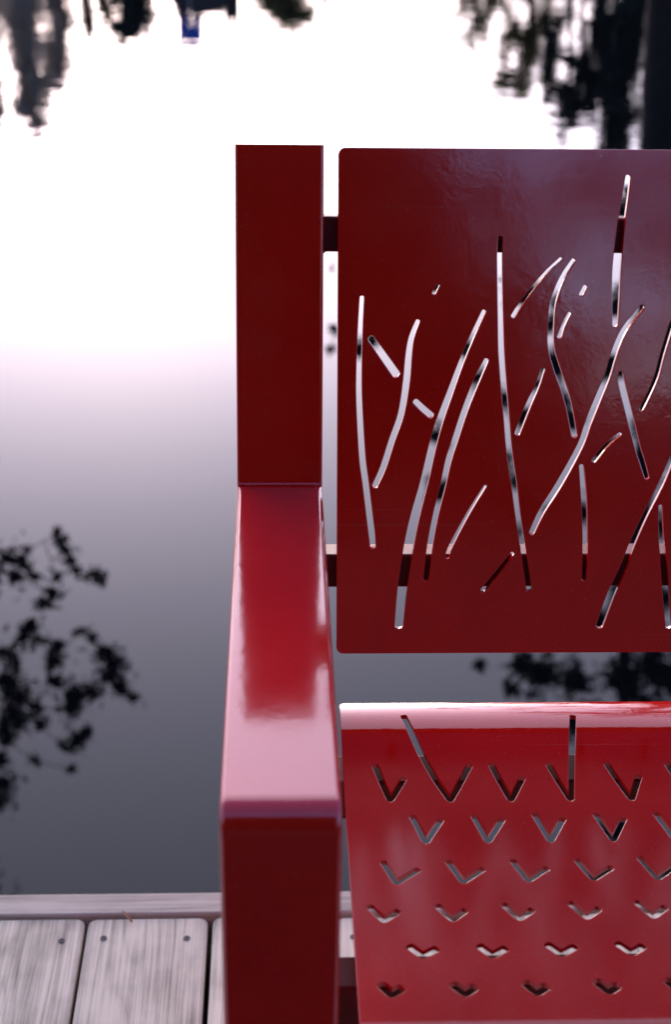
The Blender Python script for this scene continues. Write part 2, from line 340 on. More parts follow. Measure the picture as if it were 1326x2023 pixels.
far_tree('dark drooping tree reflected beside the black mass at right', 1110, 290, 44, 120, LEAF[0], 190, 'open', 21, leaf=.10)
far_tree('black dense tree reflected at the top right corner', 1215, 325, 42, 100, LEAF[0], 330, 'column', 22)
far_tree('black dense tree reflected along the right edge of the photo', 1300, 328, 43, 110, LEAF[0], 330, 'column', 23)
far_tree('black tree with ragged crown left of the densest reflected mass', 1165, 240, 43, 110, LEAF[0], 260, 'open', 26)
far_tree('broad dark tree standing past the right edge of the pond view', 1420, 330, 43, 150, LEAF[0], 300, 'column', 24)
# low bushes along the far bank and behind the viewer
c = []
for k in range(150):
    x = -75+k; y = 27.2+27.4*math.sqrt(max(0, 1-(x/85)**2))+1.5+g0.uniform(0, 2); c.append((x, y, g0.uniform(.8, 2.4), g0.uniform(.9, 1.8)))
tag(mesh_obj('bank_bushes', leaves(c, 120, .2, 31), LEAF[0]), 'low dark bushes along the far bank of the pond', 'bushes', kind='stuff')
c = []
for k in range(90):
    x = -16+k*.4; c.append((x, -8.5+g0.uniform(-1, 1), g0.uniform(.2, 1.2), g0.uniform(.5, .95)))
tag(mesh_obj('shore_bushes', leaves(c, 260, .09, 32), LEAF[0]), 'low dark bushes on the bank behind the viewer', 'bushes', kind='stuff')
def dense_tree(label, x, y, h, r, seed, nn=700):
    g = random.Random(seed); c = []
    for k in range(120):
        t = g.random(); z = .8+(h-1.2)*t; q = g.random()**.5*r*(1-.35*t); a = g.uniform(0, 6.28); c.append((x+q*math.cos(a), y+q*math.sin(a), z, r*g.uniform(.25, .42)))
    make_tree(label, (x, y, 0), h, .2, c, nn, .12, LEAF[0], limbs=10, name='shore_tree', seed=seed)
dense_tree('unseen broad dark tree added directly behind the viewer to darken the bench reflections', -1.0, -8.6, 9.5, 2.7, 41)  # added where the viewer would be mirrored dark in post and backrest
dense_tree('tall dark tree on the bank behind the viewer at left', -5.2, -9.6, 9.5, 2.8, 42)
dense_tree('dark tree far left on the bank behind the viewer', -10.5, -8.5, 9, 3, 43)
dense_tree('unseen open leafed tree added behind the viewer at right to dim the mirrored sky', 3.6, -9.2, 8.5, 2.9, 45, 60)  # added out of view to screen part of the sky mirrored in the backrest
dense_tree('dark tree far right on the bank behind the viewer', 8.5, -10, 6.5, 2.6, 44)

# ---------------------------------------------------------------- house on the far bank, with a blue flag
HD = 46
hb = mirror_point(392, 50, HD); sc_ = HD/3000
house = empty('waterside_house', (hb.x, HD+2, 0)); tag(house, 'brown house with chimney reflected upside down at the top of the pond', 'house')
BROWN = simple('brown_siding', (.055, .032, .02), .8, (.075, .045, .03), 4); ROOFM = simple('roof_shingle', (.03, .022, .018), .9, (.05, .04, .03), 6)
hw = 50*sc_; hz = hb.z
o = mesh_obj('wall', bm_mesh('wall', box_bm(-hw, hw, -1.6, 1.6, 0, hz-.9, .01, 1), False), BROWN, house)
rf = bmesh.new()
vs = [rf.verts.new(p) for p in ((-hw-.12, -1.9, hz-.95), (hw+.12, -1.9, hz-.95), (hw+.12, 1.9, hz-.95), (-hw-.12, 1.9, hz-.95), (-hw+.1, -.9, hz), (hw-.1, -.9, hz), (hw-.1, .9, hz), (-hw+.1, .9, hz))]
for q in ((3, 2, 1, 0), (0, 1, 5, 4), (1, 2, 6, 5), (2, 3, 7, 6), (3, 0, 4, 7), (4, 5, 6, 7)): rf.faces.new([vs[i] for i in q])
ro = mesh_obj('roof', bm_mesh('roof', rf, False), ROOFM, house)
ch = mirror_point(456, 66, HD); mesh_obj('chimney', bm_mesh('chimney', box_bm(-14*sc_, 14*sc_, -.4, .4, 2, ch.z, .01, 1), False), BROWN, ro, (ch.x-hb.x, -.3, 0))
c2 = mirror_point(456, 102, HD); mesh_obj('chimney_cap', bm_mesh('cap', box_bm(-14*sc_, 14*sc_, -.3, .3, c2.z-.22, c2.z, .01, 1), False), ROOFM, ro, (ch.x-hb.x, -.3, 0))
for sx in (-1, 1):
    v_, f_ = tube([(sx*11*sc_, 0, ch.z-.05), (sx*11*sc_, 0, c2.z-.2)], [.02, .02], 5); mesh_obj('cap_stay', pydata('stay', v_, f_), ROOFM, ro, (ch.x-hb.x, -.3, 0))

GLASS = simple('window_glass', (.10, .10, .11), .1); TRIM = simple('pale_trim', (.45, .42, .38), .6)
for wx_ in (-.45, .45):
    fr_ = mesh_obj('window', bm_mesh('window', box_bm(-.3, .3, -.04, .04, -.45, .45, .01, 1), False), TRIM, house, (wx_, -1.63, hz-2.4))
    mesh_obj('pane', bm_mesh('pane', box_bm(-.24, .24, -.02, .02, -.39, .39, 0), False), GLASS, fr_, (0, -.035, 0))
fl = mirror_point(379, 90, HD)
flag = empty('blue_flag', (fl.x, HD-.6, 0)); tag(flag, 'small blue flag on a thin pole mirrored at the top of the pond', 'flag')
v_, f_ = tube([(0, 0, 0), (0, 0, fl.z)], [.03, .02], 8); mesh_obj('pole', pydata('pole', v_, f_, True), TRIM, flag)
V_ = []; F_ = []
for i in range(9):
    for j in range(5): V_.append((-.34+.68*i/8, .05*math.sin(i*.9), fl.z-.8+.8*j/4-.04*math.sin(i)))
for i in range(8):
    for j in range(4): F_.append((i*5+j, i*5+j+1, (i+1)*5+j+1, (i+1)*5+j))
fm = mesh_obj('cloth', pydata('cloth', V_, F_, True), simple('blue_cloth', (.02, .12, .55), .7), flag); fm.modifiers.new('s', 'SOLIDIFY').thickness = .01

# ---------------------------------------------------------------- boardwalk
dock = empty('boardwalk', (0, 0, 0)); tag(dock, 'weathered grey plank boardwalk at the edge of the dark pond', 'boardwalk')
PITCHX = .1334; GAP = .0048; Y1 = 1.2915; Y0 = .22
def plank_mesh(k):
    bm = box_bm(-(PITCHX-GAP)/2, (PITCHX-GAP)/2, Y0, Y1, -.036, 0, 0)
    ve = [e for e in bm.edges if abs(e.verts[0].co.z-e.verts[1].co.z) > .01]
    bmesh.ops.bevel(bm, geom=ve, offset=.010, segments=5, profile=.5, affect='EDGES')
    te = [e for e in bm.edges if all(v.co.z > -.001 for v in e.verts)]
    bmesh.ops.bevel(bm, geom=te, offset=.0032, segments=3, profile=.5, affect='EDGES')
    return bm_mesh('plank', bm)
pm = plank_mesh(0); pm.materials.append(PLANK)
def screw_mesh():
    V = []; F = []; n = 12
    for r_, z in ((.0038, .0001), (.0036, .0006), (.0018, .0007), (.0012, .0002)):
        for k in range(n): V.append((r_*math.cos(6.283*k/n), r_*math.sin(6.283*k/n), z))
    for i in range(3):
        for k in range(n): F.append((i*n+k, i*n+(k+1) % n, (i+1)*n+(k+1) % n, (i+1)*n+k))
    F.append(tuple(3*n+k for k in range(n))); return pydata('screw', V, F)
sm = screw_mesh(); sm.materials.append(STEEL)
for k in range(-16, 26):
    xc = -.0735-PITCHX/2+k*PITCHX
    o = mesh_obj('plank', pm, None, dock, (xc+g0.uniform(-.0006, .0006), g0.uniform(-.0012, .0012), g0.uniform(-.0012, .0006)))
    o.rotation_euler = (0, g0.uniform(-.004, .004), g0.uniform(-.0006, .0006))
    if k in (-1, 0, 1, 2, 3):
        for sx, sy in ((-.0450, 1.2612), (.0420, 1.2574), (-.044, .75), (.045, .75)):
            mesh_obj('screw', sm, None, o, (sx+g0.uniform(-.0015, .0015), sy+g0.uniform(-.002, .002), .0002))
e = bm_mesh('edge_board', box_bm(-2.3, 3.4, 1.2955, 1.3300, -.14, .0025, .003, 2)); o = mesh_obj('edge_board', e, EDGE, dock); wn(o)
o = mesh_obj('rim_joist', bm_mesh('rim', box_bm(-2.3, 3.4, 1.2555, 1.2950, -.19, -.039, .002, 1)), DARKWOOD, dock)
for y in (.75, .26): mesh_obj('joist', bm_mesh('joist', box_bm(-2.3, 3.4, y-.019, y+.019, -.19, -.039, .002, 1)), DARKWOOD, dock)
for x in (-2.0, -.6, .9, 2.4):
    v_, f_ = tube([(x, 1.16, -1.2), (x, 1.16, -.04)], [.09, .085], 14); mesh_obj('post', pydata('post', v_, f_, True), DARKWOOD, dock)
# dry leaf on the board's end
V_ = []; F_ = []
for i in range(9):
    t = i/8; wv = .0022*math.sin(math.pi*(t*.9+.08))**.7
    for s in (-1, -.5, 0, .5, 1): V_.append((s*wv, (t-.5)*.020, .0012+.0012*s*s+.0018*math.sin(t*2.6)))
for i in range(8):
    for j in range(4): F_.append((i*5+j, (i+1)*5+j, (i+1)*5+j+1, i*5+j+1))
lf = mesh_obj('dry_leaf', pydata('dry_leaf', V_, F_, True), simple('dry_leaf', (.33, .13, .06), .7, (.45, .2, .1), 200), loc=(-.1640, 1.2895, .0012)); lf.rotation_euler = (.05, .1, R(38))
lf.modifiers.new('s', 'SOLIDIFY').thickness = .0004
tag(lf, 'tiny curled orange brown dry leaf at the end of a grey plank', 'leaf')

